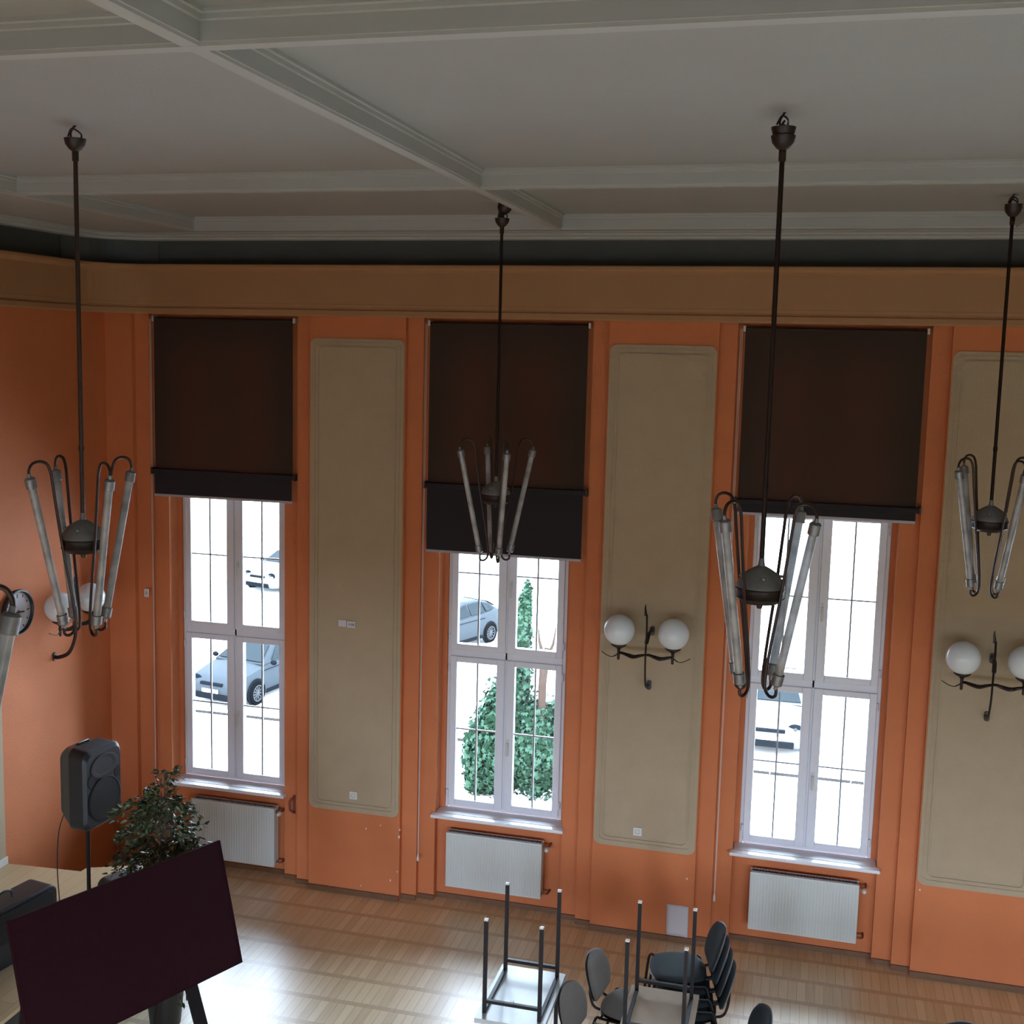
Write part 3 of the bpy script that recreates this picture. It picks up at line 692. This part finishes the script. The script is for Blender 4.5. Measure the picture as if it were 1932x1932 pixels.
# ------------------------------------------------------------------ maroon display board on an easel
h = Vector((math.sin(R(23.4)), math.cos(R(23.4)), 0)); nn = Vector((h.y, -h.x, 0))
TRc = Vector((-4.263, -2.589, 1.6)); H_, LN = 0.945, 1.75
dn = (nn*0.262 + Vector((0, 0, -0.908))).normalized()
nrm = h.cross(dn).normalized()
if nrm.dot(nn) < 0: nrm = -nrm
t = thing('display_board', 'large maroon felt display board leaning on a black easel at the lower left', 'display board', (0, 0, 0))
base = TRc - h*LN*0.5; base.z = 0; t.location = base
def loc_(p): return p-base
bm = B()
def slab(bm, o, u, v, n_, a0, a1, b0, b1, c0, c1):
    M = Matrix(((u.x, v.x, n_.x, o.x), (u.y, v.y, n_.y, o.y), (u.z, v.z, n_.z, o.z), (0, 0, 0, 1)))
    box(bm, a0, a1, b0, b1, c0, c1, M)
O = loc_(TRc)
slab(bm, O, -h, dn, nrm, 0.006, LN-.006, 0.006, H_-.006, -0.022, 0.0); link('felt_panel', bm, MAROON, t)
bm = B()
for a in ((0, LN, 0, 0.008), (0, LN, H_-0.008, H_), (0, 0.008, 0, H_), (LN-0.008, LN, 0, H_)): slab(bm, O, -h, dn, nrm, a[0], a[1], a[2], a[3], -0.026, 0.003)
link('edge_frame', bm, MAROON, t)
for s in (0.47, 1.62):
    A = O - h*s + dn*(H_*0.90) - nrm*0.03; F = A + nn*0.34; F.z = 0.0
    dd = (A-F).normalized(); side = h; n3 = dd.cross(side).normalized()
    bm = B(); slab(bm, F, side, dd, n3, -0.05, 0.05, 0.012, (A-F).length+0.35, -0.012, 0.012); link('leg', bm, BLKS, t)
    A2 = O - h*s + dn*0.25 - nrm*0.04; F2 = A2 - nn*0.26; F2.z = 0
    dd = (A2-F2).normalized(); n3 = dd.cross(side).normalized()
    bm = B(); slab(bm, F2, side, dd, n3, -0.02, 0.02, 0.01, (A2-F2).length, -0.012, 0.012); link('leg', bm, BLKS, t)

# ------------------------------------------------------------------ indoor ficus
def leaf(bm, p, d, size, rnd, mi=0, wide=0.42):
    d = d.normalized(); s = d.orthogonal().normalized(); s = (Matrix.Rotation(rnd.uniform(0, 2*PI), 3, d) @ s); n_ = d.cross(s)
    w_ = size*wide
    pts = [p, p+d*size*.35+s*w_*.5+n_*w_*.12, p+d*size*.7+s*w_*.32+n_*w_*.05-n_*size*.05, p+d*size-n_*size*.12, p+d*size*.7-s*w_*.32+n_*w_*.05-n_*size*.05, p+d*size*.35-s*w_*.5+n_*w_*.12]
    v = [bm.verts.new(q) for q in pts]; mid = bm.verts.new(p+d*size*.5-n_*size*0.02)
    for k in range(6):
        f = bm.faces.new((v[k], v[(k+1) % 6], mid)); f.material_index = mi
def ficus(loc):
    rnd = random.Random(11)
    t = thing('potted_ficus', 'tall weeping fig tree in a dark planter behind the maroon board', 'plant', loc)
    bm = B(); lathe(bm, [(0, 0.0), (0.115, 0.0), (0.120, 0.01), (0.155, 0.36), (0.165, 0.365), (0.165, 0.39), (0.148, 0.39), (0.14, 0.33), (0, 0.33)], 28); link('planter', bm, POT, t, smooth=True, bevel=0.003)
    bm = B(); lathe(bm, [(0, 0.342), (0.10, 0.345), (0.139, 0.335), (0.139, 0.33)], 20); link('soil', bm, SOIL, t)
    bm = B()
    trunk = smooth_path([(0, 0, 0.33), (0.02, 0.01, 0.8), (0.0, 0.0, 1.2), (0.03, 0.02, 1.6), (0.02, 0.0, 1.85)])
    tube(bm, trunk, [0.028-0.018*k/len(trunk) for k in range(len(trunk))], 8)
    tube(bm, smooth_path([(0.02, 0, 0.33), (-0.03, 0.02, 0.8), (0.03, -0.01, 1.25), (-0.02, 0.0, 1.6)]), 0.018, 8)
    lb = B()
    def branch(p0, ang, reach, rise, droop, nl=22):
        pts = []
        for k in range(9):
            s = k/8; rr = reach*s; z = rise*math.sin(s*PI*0.55)-droop*s*s
            pts.append(Vector((p0[0]+rr*math.cos(ang)+rnd.uniform(-.01, .01), p0[1]+rr*math.sin(ang), p0[2]+z)))
        tube(bm, pts, [0.006-0.0045*k/8 for k in range(9)], 5)
        for q in range(nl):
            s = rnd.uniform(0.25, 1.0); i = min(7, int(s*8)); p = pts[i].lerp(pts[i+1], s*8-i)
            d = Vector((math.cos(ang)*.6+rnd.uniform(-.8, .8), math.sin(ang)*.6+rnd.uniform(-.8, .8), rnd.uniform(-0.9, 0.35)))
            off = Vector((rnd.uniform(-.03, .03), rnd.uniform(-.03, .03), rnd.uniform(-.03, .03)))
            leaf(lb, p+off, d, rnd.uniform(0.038, 0.064), rnd, 1 if rnd.random() < 0.25 else 0, 0.5)
    for k in range(105):
        z = rnd.uniform(1.15, 2.02); ang = rnd.uniform(0, 2*PI)
        f = 1-abs(z-1.55)/0.85
        branch((0, 0, z-0.12), ang, rnd.uniform(0.16, 0.40)*f+0.05, rnd.uniform(0.03, 0.26), rnd.uniform(0.08, 0.30))
    for ang, z, rch, dr in ((R(175), 1.55, 0.42, 0.30), (R(190), 1.45, 0.40, 0.42), (R(10), 1.5, 0.36, 0.45), (R(-15), 1.45, 0.40, 0.30), (R(200), 1.75, 0.38, 0.22), (R(20), 1.3, .34, .45), (R(185), 1.3, .34, .35)):
        for q in range(3): branch((0, 0, z), ang+rnd.uniform(-.2, .2), rch, 0.2, dr, 30)
    for k in range(9): branch((0, 0, 0.36), rnd.uniform(0, 2*PI), rnd.uniform(0.18, 0.28), 0.16, 0.30, 16)
    branch((0.02, 0, 0.62), R(-8), 0.42, 0.10, 0.16, 20)
    for k in range(3): branch((0.02, 0.0, 1.92), rnd.uniform(0, 6), 0.12, 0.22, 0.03, 16)
    link('trunk', bm, BARK, t, smooth=True)
    fo = link('foliage', lb, [LEAF, LEAFL], t); fo['kind'] = 'stuff'
ficus((-4.76, -2.58, 0.0))

# ------------------------------------------------------------------ tables
def table(loc, rz, lab, under, flipped, wx=0.50, ly=0.78):
    t = thing('school_table', lab, 'table', loc, rz, 'small black legged tables stacked in pairs')
    g = (lambda z: 0.72-z) if flipped else (lambda z: z)   # flipped: origin at the board's outer face
    def bx(bm, x0, x1, y0, y1, z0, z1): a, b = sorted((g(z0), g(z1))); box(bm, x0, x1, y0, y1, a, b)
    bm = B(); bx(bm, -wx/2, wx/2, -ly/2, ly/2, 0.702, 0.72); link('tabletop', bm, under, t, bevel=0.002)
    bm = B(); fx, fy = 0.20, 0.30
    bm.free()
    for s in (-1, 1):
        bm = B(); bx(bm, s*fx-0.012, s*fx+0.012, -fy, fy, 0.674, 0.7015); link('top_rail', bm, BLKS, t)
    for s in (-1, 1):
        bm = B(); bx(bm, -fx, fx, s*fy-0.012, s*fy+0.012, 0.600, 0.624); link('cross_bar', bm, BLKS, t)
        for q in (-1, 1):
            bm = B(); bx(bm, q*fx-0.013, q*fx+0.013, s*fy-0.013, s*fy+0.013, 0.012, 0.7015); lg = link('leg', bm, BLKS, t)
            bm = B(); bx(bm, q*fx-0.014, q*fx+0.014, s*fy-0.014, s*fy+0.014, 0.0, 0.014); link('end_cap', bm, PLASW, lg, bevel=0.002)
    bm = B(); bx(bm, -0.012, 0.012, -fy-.012, -fy+.012, 0.585, 0.600); link('bag_hook', bm, PEWTER, t)
    return t
table((-1.835, -2.60, 0.0), 0, 'upright small table carrying the upturned pale table, left of the grey chairs', BOARDW, False)
table((-1.835, -2.60, 0.7205), 0, 'small table upturned with pale shiny underside and four black legs in the air', BOARDW, True)
table((-0.835, -2.60, 0.0), 0, 'upright small table carrying the upturned brown table, beside the black chair stack', BOARDB, False)
table((-0.835, -2.60, 0.7205), 0, 'upturned small table with a brown underside, between grey chair and black stack', BOARDB, True)

# ------------------------------------------------------------------ chairs
def cushion(bm, prof_fn, nu=14, nv=12, th=0.022, M=None):
    # superellipse pad; prof_fn(u, v) -> bend offset
    top, bot = [], []
    for side, lst in ((1, top), (-1, bot)):
        for j in range(nv+1):
            row = []
            for i in range(nu+1):
                u, v = -1+2*i/nu, -1+2*j/nv
                e = max(0.0, 1-abs(u)**4)*max(0.0, 1-abs(v)**4)
                row.append((u, v, side*th*(e**0.35)))
            lst.append(row)
    def mk(lst): return [[bm.verts.new(prof_fn(*c)) for c in row] for row in lst]
    T, Bt = mk(top), mk(bot)
    for j in range(nv):
        for i in range(nu):
            bm.faces.new((T[j][i], T[j][i+1], T[j+1][i+1], T[j+1][i])); bm.faces.new((Bt[j][i], Bt[j+1][i], Bt[j+1][i+1], Bt[j][i+1]))
    bmesh.ops.remove_doubles(bm, verts=bm.verts, dist=0.0004)
def disc(u, v):          # square -> rounded
    return u*math.sqrt(1-v*v*0.38), v*math.sqrt(1-u*u*0.38)
def make_chair(fab, lab):
    # local: seat centre at origin x,y; faces -y
    t = thing('stacking_chair', lab, 'chair')
    def seat(u, v, w_):
        a, b = disc(u, v); return Vector((a*0.235, b*0.215-0.01, 0.455+w_-0.012*max(0, -b)**2))
    def back(u, v, w_, push=0.0):
        a, b = disc(u, v); b2 = b
        wid = 0.205*(1-0.12*max(0, b2)**2)
        return Vector((a*wid, 0.225+w_+push+0.05*(b2+1)-0.03*a*a*0+(-0.035*(a*a)), 0.640+b2*0.165))
    bm = B(); cushion(bm, seat, th=0.026); link('seat', bm, fab, t, smooth=True)
    bm = B(); cushion(bm, lambda u, v, w_: back(u, v, w_), th=0.022); bk = link('backrest', bm, fab, t, smooth=True)
    bm = B(); cushion(bm, lambda u, v, w_: back(u*1.02, v*1.02, w_, 0.016), th=0.014); link('back_shell', bm, EDGE if fab is NAVYF else BLK, bk, smooth=True)
    bm = B(); cushion(bm, lambda u, v, w_: seat(u*1.01, v*1.01, w_)-Vector((0, 0, 0.022)), th=0.012); link('seat_pan', bm, BLK, t, smooth=True)
    for s in (-1, 1):
        bm = B(); tube(bm, smooth_path([(s*0.225, -0.175, 0.425), (s*0.235, -0.215, 0.39), (s*0.255, -0.245, 0.0)]), 0.0105, 8); link('leg', bm, BLKS, t, smooth=True)
        bm = B(); tube(bm, smooth_path([(s*0.225, 0.15, 0.425), (s*0.235, 0.195, 0.39), (s*0.255, 0.27, 0.0)]), 0.0105, 8); link('leg', bm, BLKS, t, smooth=True)
        bm = B(); tube(bm, smooth_path([(s*0.10, 0.12, 0.422), (s*0.105, 0.235, 0.43), (s*0.105, 0.275, 0.50), (s*0.10, 0.29, 0.62)]), 0.0105, 8); link('back_support', bm, BLKS, t, smooth=True)
    bm = B(); tube(bm, [(-0.225, -0.175, 0.425), (-0.225, 0.15, 0.425), (0.225, 0.15, 0.425), (0.225, -0.175, 0.425)], 0.0105, 8, closed=True); link('seat_frame', bm, BLKS, t, smooth=True)
    return t
def face(deg): return R(deg+90)      # rotation so that the chair faces the given compass angle (0 = +x)
grey = make_chair(GREYF, 'grey fabric chair facing right, behind the legs of the right upturned table')
grey.location = (-1.125, -2.01, 0); grey.rotation_euler = (0, 0, face(-10)); grey['group'] = 'grey stacking chairs'
dup(grey, (-1.225, -2.56, 0), face(-14), 'grey fabric chair backrest rising between the two upturned tables', 'grey stacking chairs')
black = make_chair(NAVYF, 'black chair at the very bottom of the stack by the right window radiator')
G = 'black stacking chairs'
black.location = (-0.685, -1.86, 0); black.rotation_euler = (0, 0, face(192)); black['group'] = G
for k, l in enumerate(('black chair second from the bottom of the stack', 'black chair third from the bottom of the stack, just under the top one', 'topmost black chair of the stack, with its dark teal seat showing')):
    dup(black, (-0.685-0.030*(k+1), -1.86+0.015*(k+1), 0.088*(k+1)), face(192), l, G)
dup(black, (-0.395, -2.47, 0), face(195), 'single black chair back poking up at the bottom edge, right of the stack', G)
dup(black, (1.22, -2.47, 0), face(-100), 'black chair whose top edge only shows at the bottom right corner', G)
dup(black, (-5.70, -4.02, ZS), face(188), 'black chair on the stage partly hidden by the maroon board at the bottom left', G)

# ------------------------------------------------------------------ outside: street, ivy, cars
ZG = -4.2
bm = B(); box(bm, -70, 60, 16.9, 90, ZG-0.3, ZG); struct('ground', bm, ASPH)
bm = B(); box(bm, -70, 60, 0.62, 16.72, ZG-0.25, ZG+0.05)
tag(link('pavement', bm, PAVE), 'pale pavement along the street outside', 'pavement', kind='structure')
bm = B(); rk = random.Random(5); x = -40
while x < 40:
    L = rk.uniform(0.8, 1.1); box(bm, x, x+L-0.02, 16.72+rk.uniform(-.02, .02), 16.9, ZG-0.2, ZG+0.06); x += L
tag(link('kerb', bm, KERB), 'weathered kerb line at the edge of the pavement outside', 'kerb', kind='structure')

def wheel(parent, x, y, r, side):
    Mw = Matrix.Translation((x, y, r)) @ Matrix.Rotation(R(90)*(-side), 4, 'X')
    bm = B(); lathe(bm, [(r*.68, -0.08), (r*.93, -0.09), (r, -0.07), (r, 0.07), (r*.93, 0.09), (r*.68, 0.08)], 32, Mw); tw = link('wheel', bm, TYRE, parent, smooth=True)
    bm = B(); lathe(bm, [(r*.70, 0.075), (r*.66, 0.082), (r*.60, 0.06), (r*.58, 0.03), (0, 0.03)], 32, Mw); link('rim_dish', bm, TYRE, tw, smooth=True)
    bm = B()
    for k in range(11):
        a = 2*PI*k/11; box(bm, -0.016, 0.016, r*.12, r*.64, 0.045, 0.065, Mw @ Matrix.Rotation(a, 4, 'Z'))
    lathe(bm, [(r*.16, 0.04), (r*.16, 0.075), (0, 0.08)], 16, Mw); lathe(bm, [(r*.69, 0.07), (r*.69, 0.088), (r*.61, 0.085), (r*.61, 0.06)], 32, Mw)
    link('wheel_spokes', bm, RIM, tw)
def car(loc, rz, lab, paint, hatch=True):
    # nose towards local -x... length along x, nose at -x
    t = thing('car', lab, 'car', loc, rz)
    st = [(-2.08, .30, .56, .60, .66), (-2.00, .22, .68, .74, .76), (-1.75, .20, .80, .84, .83), (-1.1, .19, .92, .90, .88), (-0.75, .19, .97, .90, .88), (-0.05, .18, 1.0, .905, .885), (0.9, .19, 1.02, .90, .88), (1.6, .20, 1.05, .88, .86), (1.95, .24, 1.02, .82, .80), (2.05, .32, .85, .74, .74)]
    bm = B(); rings = []
    for x, z0, z1, hw, hs in st:
        pr = [(-hw+.06, z0), (-hw, z0+.08), (-hw-.01, (z0+z1)/2), (-hw+.02, z1-.12), (-hs+.06, z1-0.02), (-hs*.5, z1+.02), (0, z1+.03)]
        pr = pr + [(-a, b) for a, b in pr[-2::-1]]
        rings.append([bm.verts.new((x, a, b)) for a, b in pr])
    for a, c in zip(rings, rings[1:]):
        for k in range(len(a)): bm.faces.new((a[k], a[(k+1) % len(a)], c[(k+1) % len(a)], c[k]))
    bm.faces.new(rings[0]); bm.faces.new(rings[-1][::-1])
    bmesh.ops.recalc_face_normals(bm, faces=bm.faces)
    body = link('body', bm, paint, t, smooth=True)
    # cabin
    bm = B(); cs = [(-0.85, .98, .80, .98, .80), (-0.15, .97, .80, 1.38, .62), (0.3, .97, .81, 1.46, .60), (1.0, .98, .80, 1.43, .59), (1.55, .99, .78, 1.28, .58), (1.95, 1.0, .72, 1.04, .62)]
    rings = [[bm.verts.new(p) for p in ((x, -w0, z0), (x, -w1, z1-.03), (x, -w1+.1, z1), (x, w1-.1, z1), (x, w1, z1-.03), (x, w0, z0))] for x, z0, w0, z1, w1 in cs]
    for a, c in zip(rings, rings[1:]):
        for k in range(6): bm.faces.new((a[k], a[(k+1) % 6], c[(k+1) % 6], c[k]))
    bmesh.ops.recalc_face_normals(bm, faces=bm.faces)
    link('cabin', bm, paint, t, smooth=False, bevel=0.02)
    def pan(name, pts):
        bm = B(); v = [bm.verts.new(p) for p in pts]; bm.faces.new(v); o = link(name, bm, CARG, t); o.modifiers.new('s', 'SOLIDIFY').thickness = 0.02; return o
    pan('windscreen', [(-0.80, -.70, 1.03), (-0.80, .70, 1.03), (-0.20, .54, 1.37), (-0.20, -.54, 1.37)])
    pan('rear_window', [(1.93, -.60, 1.09), (1.60, -.52, 1.28), (1.60, .52, 1.28), (1.93, .60, 1.09)])
    for s in (-1, 1):
        pan('side_window', [(-0.45, s*.80, 1.04), (0.28, s*.822, 1.04), (0.28, s*.632, 1.38), (-0.05, s*.645, 1.33)])
        pan('side_window', [(0.36, s*.822, 1.04), (1.10, s*.81, 1.05), (1.02, s*.625, 1.36), (0.36, s*.628, 1.38)])
        pan('side_window', [(1.18, s*.805, 1.06), (1.62, s*.78, 1.08), (1.45, s*.64, 1.26), (1.12, s*.625, 1.34)])
        bm = B()
        lathe(bm, [(0.0, -.02), (0.385, -.02), (0.385, .012), (0, .012)], 28, Matrix.Translation((-1.28, s*0.895, .33)) @ Matrix.Rotation(R(-90)*s, 4, 'X')); lathe(bm, [(0.0, -.02), (0.385, -.02), (0.385, .012), (0, .012)], 28, Matrix.Translation((1.27, s*0.895, .33)) @ Matrix.Rotation(R(-90)*s, 4, 'X'))
        link('wheel_arch', bm, CARD, t)
        for wx in (-1.28, 1.27): wheel(t, wx, s*0.87, 0.325, -s*-1)
        bm = B(); box(bm, -0.85, 0.85, s*0.90-.012, s*0.90+.012, .22, .33); link('sill_trim', bm, CARD, t)
        bm = B(); box(bm, -0.95, 1.0, s*0.905-.006, s*0.905+.006, .86, .875); link('side_moulding', bm, CARD, t)
        bm = B(); lathe(bm, [(0.0, 0.03), (0.07, 0.02), (0.12, 0)], 16, Matrix.Translation((-1.93, s*0.60, .69)) @ Matrix.Rotation(R(-75), 4, 'Y') @ Matrix.Scale(1.6, 4, (0, 1, 0))); link('headlight', bm, CARD, t, smooth=True)
        bm = B(); lathe(bm, [(0.0, 0.05), (0.045, 0.04)], 14, Matrix.Translation((-1.96, s*0.60, .69)) @ Matrix.Rotation(R(-75), 4, 'Y')); link('headlight_lens', bm, RIM, t, smooth=True)
        bm = B(); bmesh.ops.create_uvsphere(bm, u_segments=12, v_segments=8, radius=0.10, matrix=Matrix.Translation((-0.62, s*0.98, 1.02)) @ Matrix.Scale(0.6, 4, (1, 0, 0)) @ Matrix.Scale(0.7, 4, (0, 0, 1))); link('door_mirror', bm, CARD, t, smooth=True)
    bm = B(); box(bm, -2.12, -1.98, -0.58, 0.58, .24, .40); link('lower_grille', bm, CARD, t, bevel=0.02)
    bm = B(); box(bm, -2.09, -1.95, -0.36, 0.36, .60, .68); link('upper_grille', bm, CARD, t, bevel=0.015)
    bm = B(); box(bm, -2.125, -2.115, -0.26, 0.26, .42, .52); link('number_plate', bm, PLASW, t)
    return t
def at_wheel(px, py, az, wx, side, paint, lab):
    # put the car so that its wheel (local wx, side) stands on (px, py); nose points to -y rotated by az
    rz = R(90)+az
    lx, ly = wx, side*0.87
    ox, oy = lx*math.cos(rz)-ly*math.sin(rz), lx*math.sin(rz)+ly*math.cos(rz)
    return car((px-ox, py-oy, ZG), rz, lab, paint)
at_wheel(-14.13, 18.0, R(-10), -1.28, -1, SILV, 'grey car seen through the lower panes of the leftmost window')
at_wheel(-10.04, 26.9, R(-22), 1.27, -1, SILV2, 'silver car seen through the upper left pane of the middle window')
car((-0.62, 20.25, ZG), R(90), 'white car front seen low in the right window', CARW)
car((-20.2, 33.5, ZG), R(75), 'white car far off through the upper panes of the leftmost window', CARW)

def ivy_leaf(bm, p, nrm_, size, rnd, mi):
    nrm_ = (nrm_+Vector((rnd.uniform(-.6, .6), rnd.uniform(-.6, .6), rnd.uniform(-.3, .7)))).normalized()
    s = nrm_.orthogonal().normalized(); s = Matrix.Rotation(rnd.uniform(0, 6.3), 3, nrm_) @ s; q = nrm_.cross(s)
    out = [(1, 0), (.45, .35), (.35, .8), (0, .4), (-.5, .6), (-.35, 0), (-.5, -.6), (0, -.4), (.35, -.8), (.45, -.35)]
    vs = [bm.verts.new(p+s*(a*size)+q*(b*size)+nrm_*(-(a*a+b*b)*size*.25)) for a, b in out]; m_ = bm.verts.new(p)
    for k in range(len(vs)): f = bm.faces.new((vs[k], vs[(k+1) % len(vs)], m_)); f.material_index = mi
rnd = random.Random(21)
t = thing('ivy_thicket', 'dense green ivy growing over a stump outside the middle window', 'ivy', (-5.85, 13.55, ZG))
lb = B(); core = B()
blobs = [(-0.30, 0.0, 1.3, .60, .5, 1.42), (0.45, .1, 1.15, .62, .5, 1.25), (1.0, 0.2, 1.2, .55, .45, 1.15), (-0.02, 0.1, 2.6, .36, .36, 1.1), (-0.78, 0, .85, .38, .4, 1.0), (1.35, .2, 1.1, .5, .4, 1.2),
         (0.10, .15, 3.6, .20, .22, 1.0), (0.16, .15, 4.2, .12, .16, .6)]
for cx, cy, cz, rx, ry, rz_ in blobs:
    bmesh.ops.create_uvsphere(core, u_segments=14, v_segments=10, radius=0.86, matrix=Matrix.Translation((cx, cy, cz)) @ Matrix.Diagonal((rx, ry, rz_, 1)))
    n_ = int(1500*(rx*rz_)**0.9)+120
    for k in range(n_):
        d = Vector((rnd.gauss(0, 1), rnd.gauss(0, 1)-.6, rnd.gauss(0, 1))).normalized()
        rr = rnd.uniform(.86, 1.06); p = Vector((cx+d.x*rx*rr, cy+d.y*ry*rr, cz+d.z*rz_*rr))
        if p.z < 0.05: continue
        ivy_leaf(lb, p, d, rnd.uniform(.05, .10), rnd, 1 if rnd.random() < .5 else 0)
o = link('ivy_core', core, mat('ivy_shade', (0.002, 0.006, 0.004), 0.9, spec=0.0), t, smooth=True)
o = link('ivy_foliage', lb, [IVY, IVYL], t); o['kind'] = 'stuff'
bm = B(); tube(bm, [(0.62, -0.12, 0.5), (0.60, -0.10, 2.6), (0.63, -0.06, 3.2), (0.66, 0, 3.4)], [.09, .085, .10, .05], 9)
tube(bm, [(0.63, -.06, 3.1), (0.50, -.05, 3.55), (0.46, 0, 3.8)], [.06, .03, .012], 7); tube(bm, [(0.64, -.06, 3.1), (0.80, -.05, 3.5), (0.84, 0, 3.85)], [.05, .03, .012], 7)
tube(bm, [(0.40, -.05, 3.12), (0.9, -.05, 3.10)], .02, 6)
link('broken_stump', bm, BARKL, t, smooth=True)
